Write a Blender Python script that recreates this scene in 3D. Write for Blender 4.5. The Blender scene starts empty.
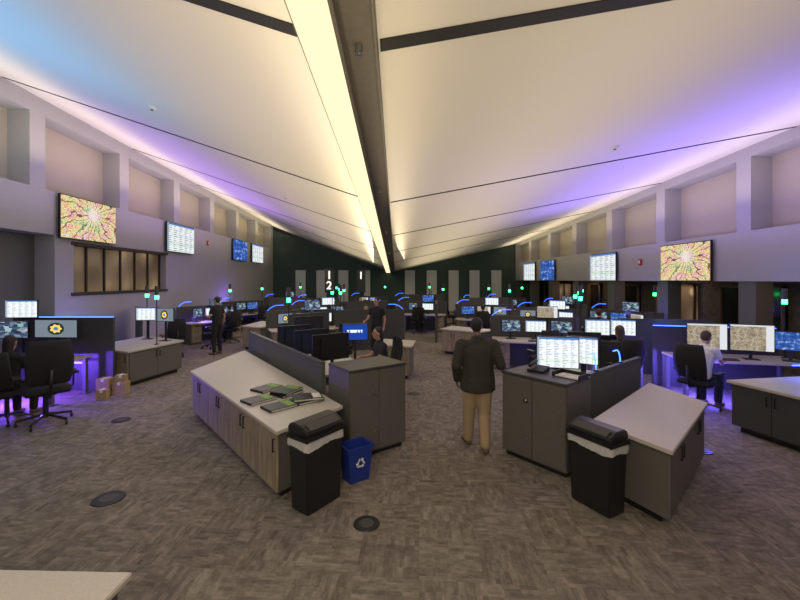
import bpy,bmesh,math,random
from mathutils import Vector,Matrix
random.seed(7)
SC=bpy.context.scene
COL=SC.collection
V=Vector
pi=math.pi
try:
    SC.view_settings.view_transform='Standard'
except Exception: pass
# ------------------------------------------------------------------ materials
class NT:
    def __init__(s,name):
        s.m=bpy.data.materials.new(name); s.m.use_nodes=True
        s.t=s.m.node_tree; s.t.nodes.clear()
        s.out=s.n('ShaderNodeOutputMaterial')
    def n(s,typ,**k):
        x=s.t.nodes.new(typ)
        for a,b in k.items():
            if a.startswith('i_'):
                key=a[2:]; key=int(key) if key.isdigit() else key.replace('_',' ')
                s.put(x.inputs[key],b)
            else: setattr(x,a,b)
        return x
    def put(s,inp,b):
        if isinstance(b,bpy.types.NodeSocket): s.t.links.new(b,inp)
        elif isinstance(b,bpy.types.Node): s.t.links.new(b.outputs[0],inp)
        else:
            inp.default_value=b
    def math(s,op,a,b=0.0,c=0.0):
        x=s.n('ShaderNodeMath',operation=op)
        s.put(x.inputs[0],a); s.put(x.inputs[1],b)
        s.put(x.inputs[2],c)
        return x.outputs[0]
    def mix(s,f,a,b):
        x=s.n('ShaderNodeMix',data_type='RGBA')
        s.put(x.inputs[0],f); s.put(x.inputs[6],a); s.put(x.inputs[7],b)
        return x.outputs[2]
    def ramp(s,f,stops):
        x=s.n('ShaderNodeValToRGB'); s.put(x.inputs[0],f)
        e=x.color_ramp.elements
        while len(e)<len(stops): e.new(.5)
        for i,(p,c) in enumerate(stops):
            e[i].position=p; e[i].color=c4(c)
        return x.outputs[0]
def c4(c): return (c[0],c[1],c[2],1.0)
def mat(name,col,rough=.6,metal=0.,var=.1,scale=25.,bump=0.,stretch=(1,1,1),emit=None,es=0.):
    t=NT(name)
    tc=t.n('ShaderNodeTexCoord')
    mp=t.n('ShaderNodeMapping'); t.put(mp.inputs[0],tc.outputs['Object']); mp.inputs['Scale'].default_value=stretch
    nz=t.n('ShaderNodeTexNoise',i_Scale=scale,i_Detail=4.0); t.put(nz.inputs['Vector'],mp.outputs[0])
    lo=[max(0,x*(1-var)) for x in col]; hi=[min(1,x*(1+var)) for x in col]
    c=t.ramp(nz.outputs[0],[(.3,lo),(.7,hi)])
    b=t.n('ShaderNodeBsdfPrincipled')
    t.put(b.inputs['Base Color'],c); b.inputs['Roughness'].default_value=rough; b.inputs['Metallic'].default_value=metal
    if emit:
        b.inputs['Emission Color'].default_value=c4(emit); b.inputs['Emission Strength'].default_value=es
    if bump:
        bp=t.n('ShaderNodeBump',i_Strength=bump,i_Distance=.01); t.put(bp.inputs['Height'],nz.outputs[0]); t.put(b.inputs['Normal'],bp.outputs[0])
    t.put(t.out.inputs[0],b); return t.m
def emis(name,col,s):
    t=NT(name); e=t.n('ShaderNodeEmission'); e.inputs[0].default_value=c4(col); e.inputs[1].default_value=s
    t.put(t.out.inputs[0],e); return t.m
M={}
M['wall']=mat('wall_paint_grey',(.39,.38,.37),.8,scale=60,var=.04,bump=.05)
M['beige']=mat('niche_beige',(.45,.405,.315),.8,scale=60,var=.04)
M['green']=mat('back_wall_green',(.045,.075,.065),.8,var=.06)
M['ceil']=mat('ceiling_white',(.80,.77,.70),.9,scale=80,var=.02)
M['slot']=mat('slot_black',(.012,.012,.012),.7)
M['beam']=mat('beam_dark_bronze',(.12,.105,.088),.6)
M['dark']=mat('dark_brown_wall',(.085,.068,.055),.7,scale=8,var=.3)
M['counter']=mat('worktop_stone',(.50,.46,.40),.35,scale=160,var=.1)
M['cabgrey']=mat('laminate_grey',(.115,.11,.096),.5,scale=60,var=.08)
M['cabdark']=mat('laminate_dark',(.055,.055,.053),.5,scale=60,var=.08)
M['panel']=mat('fabric_panel',(.085,.09,.08),.9,scale=300,var=.2,bump=.1)
M['wood']=mat('greige_wood',(.30,.245,.17),.5,scale=9,var=.34,stretch=(3,3,.35),bump=.05)
M['black']=mat('black_plastic',(.012,.012,.013),.4,var=.1)
M['blackf']=mat('black_fabric',(.016,.016,.018),.9,scale=200,var=.3,bump=.1)
M['metal']=mat('brushed_metal',(.5,.5,.5),.3,1.,var=.1)
M['bag']=mat('bin_liner_white',(.50,.50,.48),.4,scale=30,var=.1,bump=.5)
M['binblue']=mat('recycling_blue',(.012,.035,.25),.45)
M['white']=mat('white_print',(.75,.75,.75),.6)
M['paper']=mat('paper',(.7,.68,.62),.8)
M['lime']=mat('green_label',(.20,.36,.06),.6)
M['card']=mat('cardboard',(.36,.25,.12),.85,scale=40,var=.12)
M['skin']=mat('skin',(.42,.24,.17),.5,var=.06)
M['skind']=mat('skin_brown',(.20,.11,.075),.5,var=.06)
M['hair']=mat('hair_black',(.012,.01,.01),.6,scale=120,var=.4,bump=.3)
M['hairb']=mat('hair_brown',(.05,.03,.018),.6,scale=120,var=.4,bump=.3)
M['jacket']=mat('jacket_olive_grey',(.034,.032,.022),.85,scale=150,var=.2,bump=.2)
M['khaki']=mat('khaki_cotton',(.36,.27,.16),.85,scale=150,var=.12,bump=.1)
M['shoe']=mat('shoe_leather',(.12,.08,.05),.6)
M['navy']=mat('navy_cloth',(.02,.022,.035),.9)
M['blackc']=mat('black_cloth',(.013,.013,.015),.9)
M['whitec']=mat('white_cloth',(.65,.65,.65),.9)
M['frame']=mat('bronze_frame',(.10,.065,.04),.5)
M['framed']=mat('dark_frame',(.03,.02,.014),.5)
M['acoustic']=mat('acoustic_panel_light',(.62,.63,.62),.9)
M['redplastic']=mat('red_plastic',(.45,.02,.02),.4)
M['maroon']=mat('maroon_fabric',(.10,.012,.02),.9)
M['eye']=mat('eye_dark',(.03,.02,.02),.2)
M['lip']=mat('lip',(.3,.1,.08),.5)
M['ledblue']=emis('led_blue',(.04,.14,1.),6)
M['ledpurple']=emis('led_purple',(.20,.08,1.),8)
M['ledunder']=emis('led_under',(.12,.08,1.),9)
M['ledgreen']=emis('led_green',(.03,1.,.2),14)
M['strip']=emis('strip_glow',(1.,.87,.52),1.25)
M['digit']=emis('digit_white',(1.,.97,.85),1.2)
# tan window panes; amber light reflections painted in as emission
def window_mat():
    t=NT('tan_window_glow'); tc=t.n('ShaderNodeTexCoord')
    nz=t.n('ShaderNodeTexNoise',i_Scale=1.3,i_Detail=0.0); t.put(nz.inputs['Vector'],tc.outputs['Object'])
    c=t.ramp(nz.outputs[0],[(.30,(.045,.028,.016)),(.60,(.15,.10,.055)),(.74,(.35,.23,.11)),(.80,(1.,.75,.35))])
    b=t.n('ShaderNodeBsdfPrincipled'); b.inputs['Base Color'].default_value=(.12,.09,.06,1); b.inputs['Roughness'].default_value=.2
    t.put(b.inputs['Emission Color'],c); b.inputs['Emission Strength'].default_value=.8
    t.put(t.out.inputs[0],b); return t.m
M['window']=window_mat()
M['glassdark']=mat('dark_glass',(.015,.014,.014),.12,var=.1)
def carpet():
    t=NT('carpet_tile'); tc=t.n('ShaderNodeTexCoord')
    mp=t.n('ShaderNodeMapping'); t.put(mp.inputs[0],tc.outputs['Object']); mp.inputs['Rotation'].default_value=(0,0,math.radians(4))
    P=mp.outputs[0]
    ck=t.n('ShaderNodeTexChecker',i_Scale=2.0); t.put(ck.inputs['Vector'],P)
    wn=t.n('ShaderNodeTexWhiteNoise'); sn=t.n('ShaderNodeVectorMath',operation='FLOOR'); sc=t.n('ShaderNodeVectorMath',operation='SCALE'); t.put(sc.inputs[0],P); sc.inputs['Scale'].default_value=2.0
    t.put(sn.inputs[0],sc.outputs[0]); t.put(wn.inputs[0],sn.outputs[0])
    def blocks(sx,sy):
        m2=t.n('ShaderNodeMapping'); t.put(m2.inputs[0],P); m2.inputs['Scale'].default_value=(sx,sy,1)
        v=t.n('ShaderNodeTexWhiteNoise'); f=t.n('ShaderNodeVectorMath',operation='FLOOR'); t.put(f.inputs[0],m2.outputs[0]); t.put(v.inputs[0],f.outputs[0]); return v.outputs[0]
    na=t.math('ADD',t.math('MULTIPLY',blocks(8,24),.6),t.math('MULTIPLY',blocks(18,50),.4)); nb=t.math('ADD',t.math('MULTIPLY',blocks(24,8),.6),t.math('MULTIPLY',blocks(50,18),.4))
    na=t.mix(t.math('GREATER_THAN',ck.outputs['Fac'],.5),na,nb)
    n3=t.n('ShaderNodeTexNoise',i_Scale=120.0,i_Detail=2.0); t.put(n3.inputs['Vector'],tc.outputs['Object'])
    n4=t.n('ShaderNodeTexNoise',i_Scale=7.0,i_Detail=6.0,i_Roughness=.8); t.put(n4.inputs['Vector'],tc.outputs['Object'])
    a=t.math('MULTIPLY',wn.outputs[0],.06)
    b_=t.math('MULTIPLY_ADD',na,.26,a)
    c_=t.math('MULTIPLY_ADD',n4.outputs[0],.55,b_)
    d_=t.math('MULTIPLY_ADD',n3.outputs[0],.18,c_)
    col=t.ramp(d_,[(.34,(.085,.071,.056)),(.53,(.175,.149,.120)),(.74,(.31,.268,.218))])
    b=t.n('ShaderNodeBsdfPrincipled'); t.put(b.inputs['Base Color'],col); b.inputs['Roughness'].default_value=.95
    bp=t.n('ShaderNodeBump',i_Strength=.3,i_Distance=.01); t.put(bp.inputs['Height'],n3.outputs[0]); t.put(b.inputs['Normal'],bp.outputs[0])
    t.put(t.out.inputs[0],b); return t.m
M['carpet']=carpet()
def screen(kind,s=1.0):
    t=NT('screen_'+kind); tc=t.n('ShaderNodeTexCoord'); sp=t.n('ShaderNodeSeparateXYZ'); t.put(sp.inputs[0],tc.outputs['Generated'])
    x=sp.outputs[0]; z=sp.outputs[2]
    def vec(a,b):
        c=t.n('ShaderNodeCombineXYZ'); t.put(c.inputs[0],a); t.put(c.inputs[1],b); return c.outputs[0]
    def noise(v,sc,det=2.0,ro=.5):
        n=t.n('ShaderNodeTexNoise',i_Scale=sc,i_Detail=det,i_Roughness=ro); t.put(n.inputs['Vector'],v); return n.outputs[0]
    if kind in('list','board'):
        rows=18 if kind=='list' else 14
        fz=t.math('MULTIPLY',z,rows); fr=t.math('FRACT',fz); fl=t.math('FLOOR',fz)
        on=t.math('MULTIPLY',t.math('GREATER_THAN',fr,.35),t.math('LESS_THAN',fr,.75))
        cx=t.math('FRACT',t.math('MULTIPLY',x,5.0)); cf=t.math('FLOOR',t.math('MULTIPLY',x,5.0))
        wv=t.n('ShaderNodeTexWhiteNoise'); t.put(wv.inputs[0],vec(cf,fl))
        ln=t.math('MULTIPLY_ADD',wv.outputs[0],.6,.2)
        ink=t.math('MULTIPLY',on,t.math('MULTIPLY',t.math('LESS_THAN',cx,ln),t.math('GREATER_THAN',cx,.08)))
        w2=t.n('ShaderNodeTexWhiteNoise'); t.put(w2.inputs[0],vec(7.5,fl))
        rowc=t.ramp(w2.outputs[0],[(.0,(.93,.95,.95)),(.6,(.90,.93,.96)),(.72,(.70,.88,.68)),(.9,(.80,.86,.96))])
        col=t.mix(ink,rowc,c4((.38,.43,.50)))
        col=t.mix(t.math('GREATER_THAN',z,.93),col,c4((.1,.22,.5)))
        col=t.mix(t.math('LESS_THAN',x,.05),col,c4((.35,.42,.52)))
    elif kind=='map':
        v=t.n('ShaderNodeTexVoronoi',feature='DISTANCE_TO_EDGE',i_Scale=5.0); t.put(v.inputs['Vector'],tc.outputs['Generated'])
        road=t.math('LESS_THAN',v.outputs[0],.018)
        base=t.ramp(noise(tc.outputs['Generated'],7.0,7.0,.7),[(.35,(.14,.11,.08)),(.5,(.36,.29,.20)),(.65,(.52,.45,.34))])
        col=t.mix(road,base,c4((.62,.58,.48)))
        side=t.math('GREATER_THAN',x,.82); col=t.mix(side,col,c4((.8,.82,.85)))
        col=t.mix(t.math('GREATER_THAN',z,.94),col,c4((.75,.78,.82)))
    elif kind=='dark':
        v=t.n('ShaderNodeTexVoronoi',distance='CHEBYCHEV',i_Scale=6.0); t.put(v.inputs['Vector'],tc.outputs['Generated'])
        col=t.ramp(v.outputs['Color'],[(.2,(.02,.03,.06)),(.55,(.06,.10,.18)),(.8,(.4,.45,.5)),(.95,(.1,.5,.3))])
    elif kind=='blue':
        col=t.ramp(noise(tc.outputs['Generated'],6.0,3.0),[(.3,(.02,.05,.22)),(.55,(.04,.12,.45)),(.75,(.5,.7,1.))])
    elif kind=='login':
        tx=noise(vec(t.math('MULTIPLY',x,26.0),t.math('MULTIPLY',z,3.0)),1.0,1.0)
        band=t.math('MULTIPLY',t.math('LESS_THAN',t.math('ABSOLUTE',t.math('SUBTRACT',z,.55)),.09),t.math('LESS_THAN',t.math('ABSOLUTE',t.math('SUBTRACT',x,.5)),.33))
        col=t.mix(t.math('MULTIPLY',band,t.math('GREATER_THAN',tx,.45)),c4((.012,.05,.30)),c4((.8,.88,1.)))
    elif kind=='badge':
        dx=t.math('SUBTRACT',x,.5); dz=t.math('MULTIPLY',t.math('SUBTRACT',z,.5),.56)
        r=t.math('SQRT',t.math('ADD',t.math('MULTIPLY',dx,dx),t.math('MULTIPLY',dz,dz)))
        an=t.math('ARCTAN2',dz,dx)
        star=t.math('MULTIPLY_ADD',t.math('COSINE',t.math('MULTIPLY',an,7.0)),.018,.13)
        col=t.mix(t.math('LESS_THAN',r,.2),c4((.16,.2,.24)),c4((.03,.03,.03)))
        col=t.mix(t.math('LESS_THAN',r,star),col,c4((.85,.62,.12)))
        col=t.mix(t.math('LESS_THAN',r,.06),col,c4((.1,.18,.5)))
    elif kind=='autumn':
        dx=t.math('SUBTRACT',x,.55); dz=t.math('MULTIPLY',t.math('SUBTRACT',z,.66),.56)
        r=t.math('SQRT',t.math('ADD',t.math('MULTIPLY',dx,dx),t.math('MULTIPLY',dz,dz)))
        an=t.math('ARCTAN2',dz,dx)
        big=t.ramp(noise(tc.outputs['Generated'],4.2,3.0,.6),[(.36,(.20,.36,.08)),(.44,(.72,.68,.16)),(.50,(.88,.58,.12)),(.56,(.78,.30,.16)),(.63,(.85,.45,.42))])
        fine=noise(tc.outputs['Generated'],42.0,3.0,.6)
        leaf=t.mix(t.math('MULTIPLY',t.math('GREATER_THAN',fine,.535),.8),big,c4((.80,.88,.98)))
        leaf=t.mix(t.math('MULTIPLY',t.math('LESS_THAN',fine,.41),.6),leaf,c4((.16,.10,.04)))
        col=t.mix(t.math('MINIMUM',t.math('MAXIMUM',t.math('MULTIPLY_ADD',r,-3.0,.60),0.0),.8),leaf,c4((.92,.94,.92)))
        wob=noise(tc.outputs['Generated'],3.0,3.0)
        k=t.math('MULTIPLY_ADD',wob,3.4,t.math('MULTIPLY',an,19/(2*pi)))
        tr=t.math('ABSOLUTE',t.math('SUBTRACT',t.math('FRACT',k),.5))
        tm=t.math('MULTIPLY',t.math('LESS_THAN',tr,.07),t.math('GREATER_THAN',r,.09))
        col=t.mix(t.math('MULTIPLY',tm,.85),col,c4((.06,.035,.03)))
    e=t.n('ShaderNodeEmission'); t.put(e.inputs[0],col); e.inputs[1].default_value=s
    t.put(t.out.inputs[0],e); return t.m
for k,s in(('list',1.1),('board',.92),('map',.95),('dark',1.1),('blue',1.0),('badge',1.2),('autumn',1.0),('login',1.2)): M['s_'+k]=screen(k,s)

# ------------------------------------------------------------------ mesh helpers
def finish(bm,name,mats,smooth=False,bevel=0,seg=2):
    if bevel:
        bmesh.ops.bevel(bm,geom=list(bm.edges),offset=bevel,segments=seg,affect='EDGES',clamp_overlap=True)
    bmesh.ops.recalc_face_normals(bm,faces=bm.faces)
    me=bpy.data.meshes.new(name); bm.to_mesh(me); bm.free()
    for m in (mats if isinstance(mats,(list,tuple)) else [mats]): me.materials.append(M[m] if isinstance(m,str) else m)
    if smooth:
        for p in me.polygons: p.use_smooth=True
    return me
def hexa(bm,x0,x1,y0,y1,z0a,z0b,z1a,z1b,mi=0):
    vs=[bm.verts.new(p) for p in((x0,y0,z0a),(x1,y0,z0a),(x1,y1,z0b),(x0,y1,z0b),(x0,y0,z1a),(x1,y0,z1a),(x1,y1,z1b),(x0,y1,z1b))]
    for f in((0,3,2,1),(4,5,6,7),(0,1,5,4),(1,2,6,5),(2,3,7,6),(3,0,4,7)):
        bm.faces.new([vs[i] for i in f]).material_index=mi
def bx(bm,x0,x1,y0,y1,z0,z1,mi=0): hexa(bm,x0,x1,y0,y1,z0,z0,z1,z1,mi)
def prism(bm,pts,z0,z1,mi=0,top=None):
    top=top or pts
    a=[bm.verts.new((p[0],p[1],z0)) for p in pts]; b=[bm.verts.new((p[0],p[1],z1)) for p in top]
    n=len(pts)
    bm.faces.new(a[::-1]).material_index=mi; bm.faces.new(b).material_index=mi
    for i in range(n):
        bm.faces.new((a[i],a[(i+1)%n],b[(i+1)%n],b[i])).material_index=mi
def cyl(bm,c,r0,r1,h,n=24,mi=0,axis='Z'):
    a=[];b=[]
    for i in range(n):
        t=2*pi*i/n; p0=V((r0*math.cos(t),r0*math.sin(t),0)); p1=V((r1*math.cos(t),r1*math.sin(t),h))
        if axis=='Y': p0=V((p0.x,p0.z,p0.y)); p1=V((p1.x,p1.z,p1.y))
        if axis=='X': p0=V((p0.z,p0.x,p0.y)); p1=V((p1.z,p1.x,p1.y))
        a.append(bm.verts.new(p0+V(c))); b.append(bm.verts.new(p1+V(c)))
    bm.faces.new(a[::-1]).material_index=mi; bm.faces.new(b).material_index=mi
    for i in range(n): bm.faces.new((a[i],a[(i+1)%n],b[(i+1)%n],b[i])).material_index=mi
def tube(bm,pts,r,n=8,mi=0):
    rings=[]
    for i,p in enumerate(pts):
        p=V(p); d=(V(pts[min(i+1,len(pts)-1)])-V(pts[max(i-1,0)])).normalized()
        s=d.cross(V((0,0,1))); s=s.normalized() if s.length>.05 else V((1,0,0)); u=s.cross(d).normalized()
        rings.append([bm.verts.new(p+s*r*math.cos(2*pi*k/n)+u*r*math.sin(2*pi*k/n)) for k in range(n)])
    for a,b in zip(rings,rings[1:]):
        for k in range(n): bm.faces.new((a[k],a[(k+1)%n],b[(k+1)%n],b[k])).material_index=mi
    bm.faces.new(rings[0]).material_index=mi; bm.faces.new(rings[-1][::-1]).material_index=mi
def boxmesh(name,x0,x1,y0,y1,z0,z1,m,bevel=.004):
    bm=bmesh.new(); bx(bm,x0,x1,y0,y1,z0,z1); return finish(bm,name,m,bevel=bevel)
def obj(name,me,loc=(0,0,0),rz=0.,parent=None,label=None,rot=None):
    o=bpy.data.objects.new(name,me); COL.objects.link(o)
    o.location=loc; o.rotation_euler=rot or (0,0,rz)
    if parent: o.parent=parent
    if label: o['label']=label
    return o
def root(name,label,cat,loc=(0,0,0),rz=0.,group=None):
    o=bpy.data.objects.new(name,None); COL.objects.link(o); o.location=loc; o.rotation_euler=(0,0,rz)
    o.empty_display_size=.1; o['label']=label; o['category']=cat
    if group: o['group']=group
    return o
def struct(name,me,label=None):
    o=obj(name,me); o['kind']='structure'
    if label:o['label']=label
    return o
def clone(src,loc,rz,label=None,group=None):
    def rec(o,par):
        c=o.copy(); COL.objects.link(c)
        if par: c.parent=par; c.matrix_parent_inverse=o.matrix_parent_inverse.copy()
        for ch in o.children: rec(ch,c)
        return c
    c=rec(src,None); c.location=loc; c.rotation_euler=(0,0,rz); c.scale=(1,1,1)
    if label:c['label']=label
    if group:c['group']=group
    return c
def inset(pts,d):
    n=len(pts)
    area=sum(pts[i][0]*pts[(i+1)%n][1]-pts[(i+1)%n][0]*pts[i][1] for i in range(n))
    s=1 if area>0 else -1; out=[]
    for i in range(n):
        p0=V(pts[i-1]).to_2d(); p1=V(pts[i]).to_2d(); p2=V(pts[(i+1)%n]).to_2d()
        a=(p1-p0).normalized(); b=(p2-p1).normalized()
        na=V((-a.y,a.x))*s; nb=V((-b.y,b.x))*s
        k=1+na.dot(nb); q=p1+(na+nb)*(d/max(k,.3)); out.append((q.x,q.y))
    return out
# ------------------------------------------------------------------ room
YB,YF=26.2,-3.0
def zb(y): return 3.86-.056*(y-8)
def zl(y): return 6.47-.031*(y-8)
def zr(y): return 5.45-.040*(y-8)
def xb(y): return -.30+.013*(y-2.6)
bm=bmesh.new(); bx(bm,-9.6,10.2,YF-.2,YB+.2,-.1,0); struct('floor',finish(bm,'floor','carpet'))
def ceil_z(x,y):
    if x<xb(y): return zb(y)+(zl(y)-zb(y))*(xb(y)-x)/(xb(y)+8)
    return zb(y)+(zr(y)-zb(y))*(x-xb(y))/(8.3-xb(y))
bm=bmesh.new()
N=24; rows=[]
for i in range(N+1):
    y=YF-.1+(YB+.2-YF)*i/N
    xs=[-9.6,-8,-4,xb(y),4,8.3,10.2]
    rows.append(([bm.verts.new((x,y,ceil_z(x,y))) for x in xs],[bm.verts.new((x,y,ceil_z(x,y)+.15)) for x in xs]))
for (a,a2),(b,b2) in zip(rows,rows[1:]):
    for k in range(6):
        bm.faces.new((a[k],a[k+1],b[k+1],b[k])); bm.faces.new((a2[k],a2[k+1],b2[k+1],b2[k]))
struct('ceiling',finish(bm,'ceiling','ceil'))
# slots
ti=1
for y,w in((3.1,.07),(8.0,.022),(12.0,.022),(16.0,.022),(20.0,.022),(-1.5,.06)):
    bm=bmesh.new()
    for xa,xc in((-7.98,xb(y)-.42),(xb(y)+.2,8.28)):
        vs=[]
        for yy in(y-w,y+w):
            for x in(xa,xc):
                vs.append(((x,yy,ceil_z(x,yy)-.012),(x,yy,ceil_z(x,yy)+.02)))
        lo=[bm.verts.new(v[0]) for v in vs]; hi=[bm.verts.new(v[1]) for v in vs]
        bm.faces.new((lo[0],lo[1],lo[3],lo[2])); bm.faces.new((hi[0],hi[1],hi[3],hi[2]))
        for i,j in((0,1),(1,3),(3,2),(2,0)): bm.faces.new((lo[i],lo[j],hi[j],hi[i]))
    struct('trim_%d'%ti,finish(bm,'trim','slot')); ti+=1
# left wall
bm=bmesh.new()
hexa(bm,-8.7,-8.5,YF,YB,0,0,zl(YF),zl(YB),1)
def LW(y0,y1,z0,z1,mi=0): bx(bm,-8.52,-8,y0,y1,z0,z1,mi)
NL=4.4
LW(YF,4,0,NL); LW(4,9.25,3.37,NL); LW(9.25,9.8,0,NL); LW(9.8,13.8,0,1.96); LW(9.8,13.8,3.2,NL); LW(13.8,YB,0,NL)
bx(bm,-8.55,-8.48,4,9.25,0,3.4,2)
def ntl(y): return 6.08-.018*(y-8)
hexa(bm,-8.52,-8,YF,YB,ntl(YF),ntl(YB),zl(YF),zl(YB))
ys=[6.15+2.85*k for k in range(-3,7)]
prev=YF
for y0 in ys:
    hexa(bm,-8.52,-8,prev,y0,NL,NL,ntl(prev),ntl(y0)); prev=y0+2.46
hexa(bm,-8.52,-8,prev,YB,NL,NL,ntl(prev),ntl(YB))
struct('wall_left',finish(bm,'wall_left',['wall','beige','cabgrey']))
# right wall
bm=bmesh.new()
hexa(bm,8.8,9.0,YF,YB,2.27,2.27,zr(YF),zr(YB),1)
bx(bm,8.3,8.82,YF,YB,2.27,3.45)
def ntr(y): return 5.20-.036*(y-8)
hexa(bm,8.3,8.82,YF,YB,ntr(YF),ntr(YB),zr(YF),zr(YB))
ys=[6.55+2.85*k for k in range(-3,7)]
prev=YF
for y0 in ys:
    hexa(bm,8.3,8.82,prev,y0,3.45,3.45,ntr(prev),ntr(y0)); prev=min(y0+2.47,YB)
hexa(bm,8.3,8.82,prev,YB,3.45,3.45,ntr(prev),ntr(YB)) if prev<YB else None
bx(bm,8.82,10.0,YF,YB,2.27,2.4)
bx(bm,9.8,10.0,YF,YB,0,2.3,2)
for k in range(-2,7):
    y=8.95+2.85*k; bx(bm,8.35,8.75,y,y+.45,0,2.3,3)
struct('wall_right',finish(bm,'wall_right',['wall','beige','dark','cabgrey']))
# right lower windows
for i,k in enumerate(range(-1,6)):
    y0=9.4+2.85*k+.25; y1=y0+1.9
    bm=bmesh.new()
    bx(bm,9.74,9.8,y0,y1,.9,2.1,1)
    for yy in(y0,(y0+y1)/2-.03,y1-.06): bx(bm,9.68,9.76,yy,yy+.06,.85,2.15,0)
    bx(bm,9.68,9.76,y0,y1,.85,.92,0); bx(bm,9.68,9.76,y0,y1,2.08,2.15,0)
    struct('window_%d'%(i+2),finish(bm,'window',['frame','glassdark' if k not in (1,4) else 'window']))  # two panes get the glowing material, warm emission added to the recess
# back wall
bm=bmesh.new()
a=[(-8.7,0),(10.0,0),(10.0,zr(YB)),(8.3,zr(YB)),(xb(YB),zb(YB)),(-8.7,zl(YB))]
f=[bm.verts.new((x,YB,z)) for x,z in a]; g=[bm.verts.new((x,YB+.2,z)) for x,z in a]
bm.faces.new(f); bm.faces.new(g[::-1])
for i in range(6): bm.faces.new((f[i],f[(i+1)%6],g[(i+1)%6],g[i]))
struct('wall_back',finish(bm,'wall_back','green'))
bm=bmesh.new(); bx(bm,-8.7,10,YF-.2,YF,0,7); struct('wall_front',finish(bm,'wall_front','wall'))
# acoustic panels
for i,u in enumerate((300,321,343,367,410,432,454,475,497)):
    w=(10 if i!=3 else 6)*26/390/2; x=(u-392)*26/390
    h=min(2.95,ceil_z(x,26)-.12)
    r=root('acoustic_panel','tall pale grey acoustic panel on the dark green end wall','acoustic panel',(x,YB-.032,.0),0,'pale panels on the green wall')
    obj('panel_face',boxmesh('acpanel',-w,w,-.03,.03,0.0,h,'acoustic',.01),parent=r)
# left window
bm=bmesh.new()
bx(bm,-8.3,-8.25,9.8,13.8,1.96,3.2,1)
for k in range(7):
    y=9.8+k*(4-.05)/6; bx(bm,-8.26,-8.2,y,y+.05,1.96,3.2,0)
bx(bm,-8.26,-7.97,9.72,13.88,1.9,1.98,0); bx(bm,-8.26,-7.97,9.72,13.88,3.18,3.26,0)
struct('window_1',finish(bm,'window_1',['framed','window']))
# door far right
bm=bmesh.new(); bx(bm,9.72,9.82,19.3,20.9,0,2.1,0); bx(bm,9.69,9.74,19.45,20.75,.05,2.0,1)
struct('door_1',finish(bm,'door',['frame','glassdark']))
# beam + luminous strip
def longbox(bm,xa,xc,za,zc,y0,y1,mi=0):
    pts=[]
    for y in(y0,y1):
        for x,z in((xa,za),(xc,za),(xc,zc),(xa,zc)):
            pts.append(bm.verts.new((xb(y)+x,y,zb(y)+z)))
    for f in((0,1,2,3),(7,6,5,4),(0,4,5,1),(1,5,6,2),(2,6,7,3),(3,7,4,0)):
        bm.faces.new([pts[i] for i in f]).material_index=mi
bm=bmesh.new(); longbox(bm,-.07,.17,-.10,.1,YF+.05,YB-.05); longbox(bm,-.10,-.07,-.14,.12,YF+.05,YB-.05); longbox(bm,.17,.185,-.14,.1,YF+.05,YB-.05)
struct('trim_%d'%ti,finish(bm,'trim','beam'),'long matte bronze beam running along the ceiling fold'); ti+=1
for y in (2.9,6.5,10.5,15):
    r=root('sprinkler','small metal sprinkler head under the ceiling beam','sprinkler',(xb(y)+.05,y,zb(y)-.16),0,'sprinkler heads')
    bm=bmesh.new(); cyl(bm,(0,0,.0),.03,.03,.06,12); obj('body',finish(bm,'sprinkler','metal'),parent=r)
    bm=bmesh.new(); cyl(bm,(0,0,-.025),.022,.022,.006,12); cyl(bm,(0,0,-.02),.006,.006,.02,8); obj('deflector',finish(bm,'deflector','metal'),parent=r)
r=root('linear_light','long glowing warm linear light fixture beside the dark ceiling beam','light fixture',(0,0,0))
bm=bmesh.new(); longbox(bm,-.39,-.12,-.06,-.03,YF+.05,YB-.05); obj('diffuser',finish(bm,'diffuser','strip'),parent=r)
bm=bmesh.new(); longbox(bm,-.41,-.10,-.03,.02,YF+.05,YB-.05); obj('housing',finish(bm,'housing','beam'),parent=r)
# ------------------------------------------------------------------ lights
def area(name,loc,nrm,along,sx,sy,power,col,spread=None):
    l=bpy.data.lights.new(name,'AREA'); l.shape='RECTANGLE'; l.size=sx; l.size_y=sy; l.energy=power; l.color=col
    if spread: l.spread=spread
    o=bpy.data.objects.new(name,l); COL.objects.link(o)
    z=-V(nrm).normalized(); y=V(along).normalized(); x=y.cross(z).normalized(); y=z.cross(x)
    m=Matrix((x,y,z)).transposed().to_4x4(); m.translation=V(loc); o.matrix_world=m
    o['kind']='structure'
    return o
d=(.013,1,-.056); ym=12.
warm=(1.,.83,.53)
area('unseen_uplight',(xb(ym)-.66,ym,zb(ym)-.05),(-.55,0,.83),d,.3,27,125,warm)
area('unseen_uplight',(xb(ym)+.42,ym,zb(ym)-.10),(.45,0,.9),d,.3,27,55,warm)
# broad soft lamps added unseen in mid-air, washing the sloped ceiling
area('unseen_uplight',(-2.4,11.5,2.95),(.10,0,1),(0,1,-.03),2.6,25,140,(1.,.83,.55))
area('unseen_uplight',(2.6,12.5,2.8),(0,0,1),(0,1,-.03),3.0,25,185,(1.,.83,.55))
area('unseen_uplight',(6.2,9.5,3.0),(.0,0,1),(0,1,-.03),1.6,9,175,(.30,.20,1.))
area('unseen_uplight',(-6.0,12.5,3.6),(0,0,1),(0,1,-.03),1.4,9,115,(.42,.22,1.))
area('unseen_uplight',(-5.8,4.0,3.6),(-.1,0,1),(0,1,0),2.5,5.0,85,(.12,.55,1.))
# warm glow along the ceiling edges
area('cove_light',(-7.3,11.6,zl(11.6)-1.35),(-.15,0,1),(0,1,-.031),.7,28,165,(1,.84,.58))
area('cove_light',(7.6,11.6,zr(11.6)-1.15),(.15,0,1),(0,1,-.040),.7,28,135,(1,.84,.56))
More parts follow.
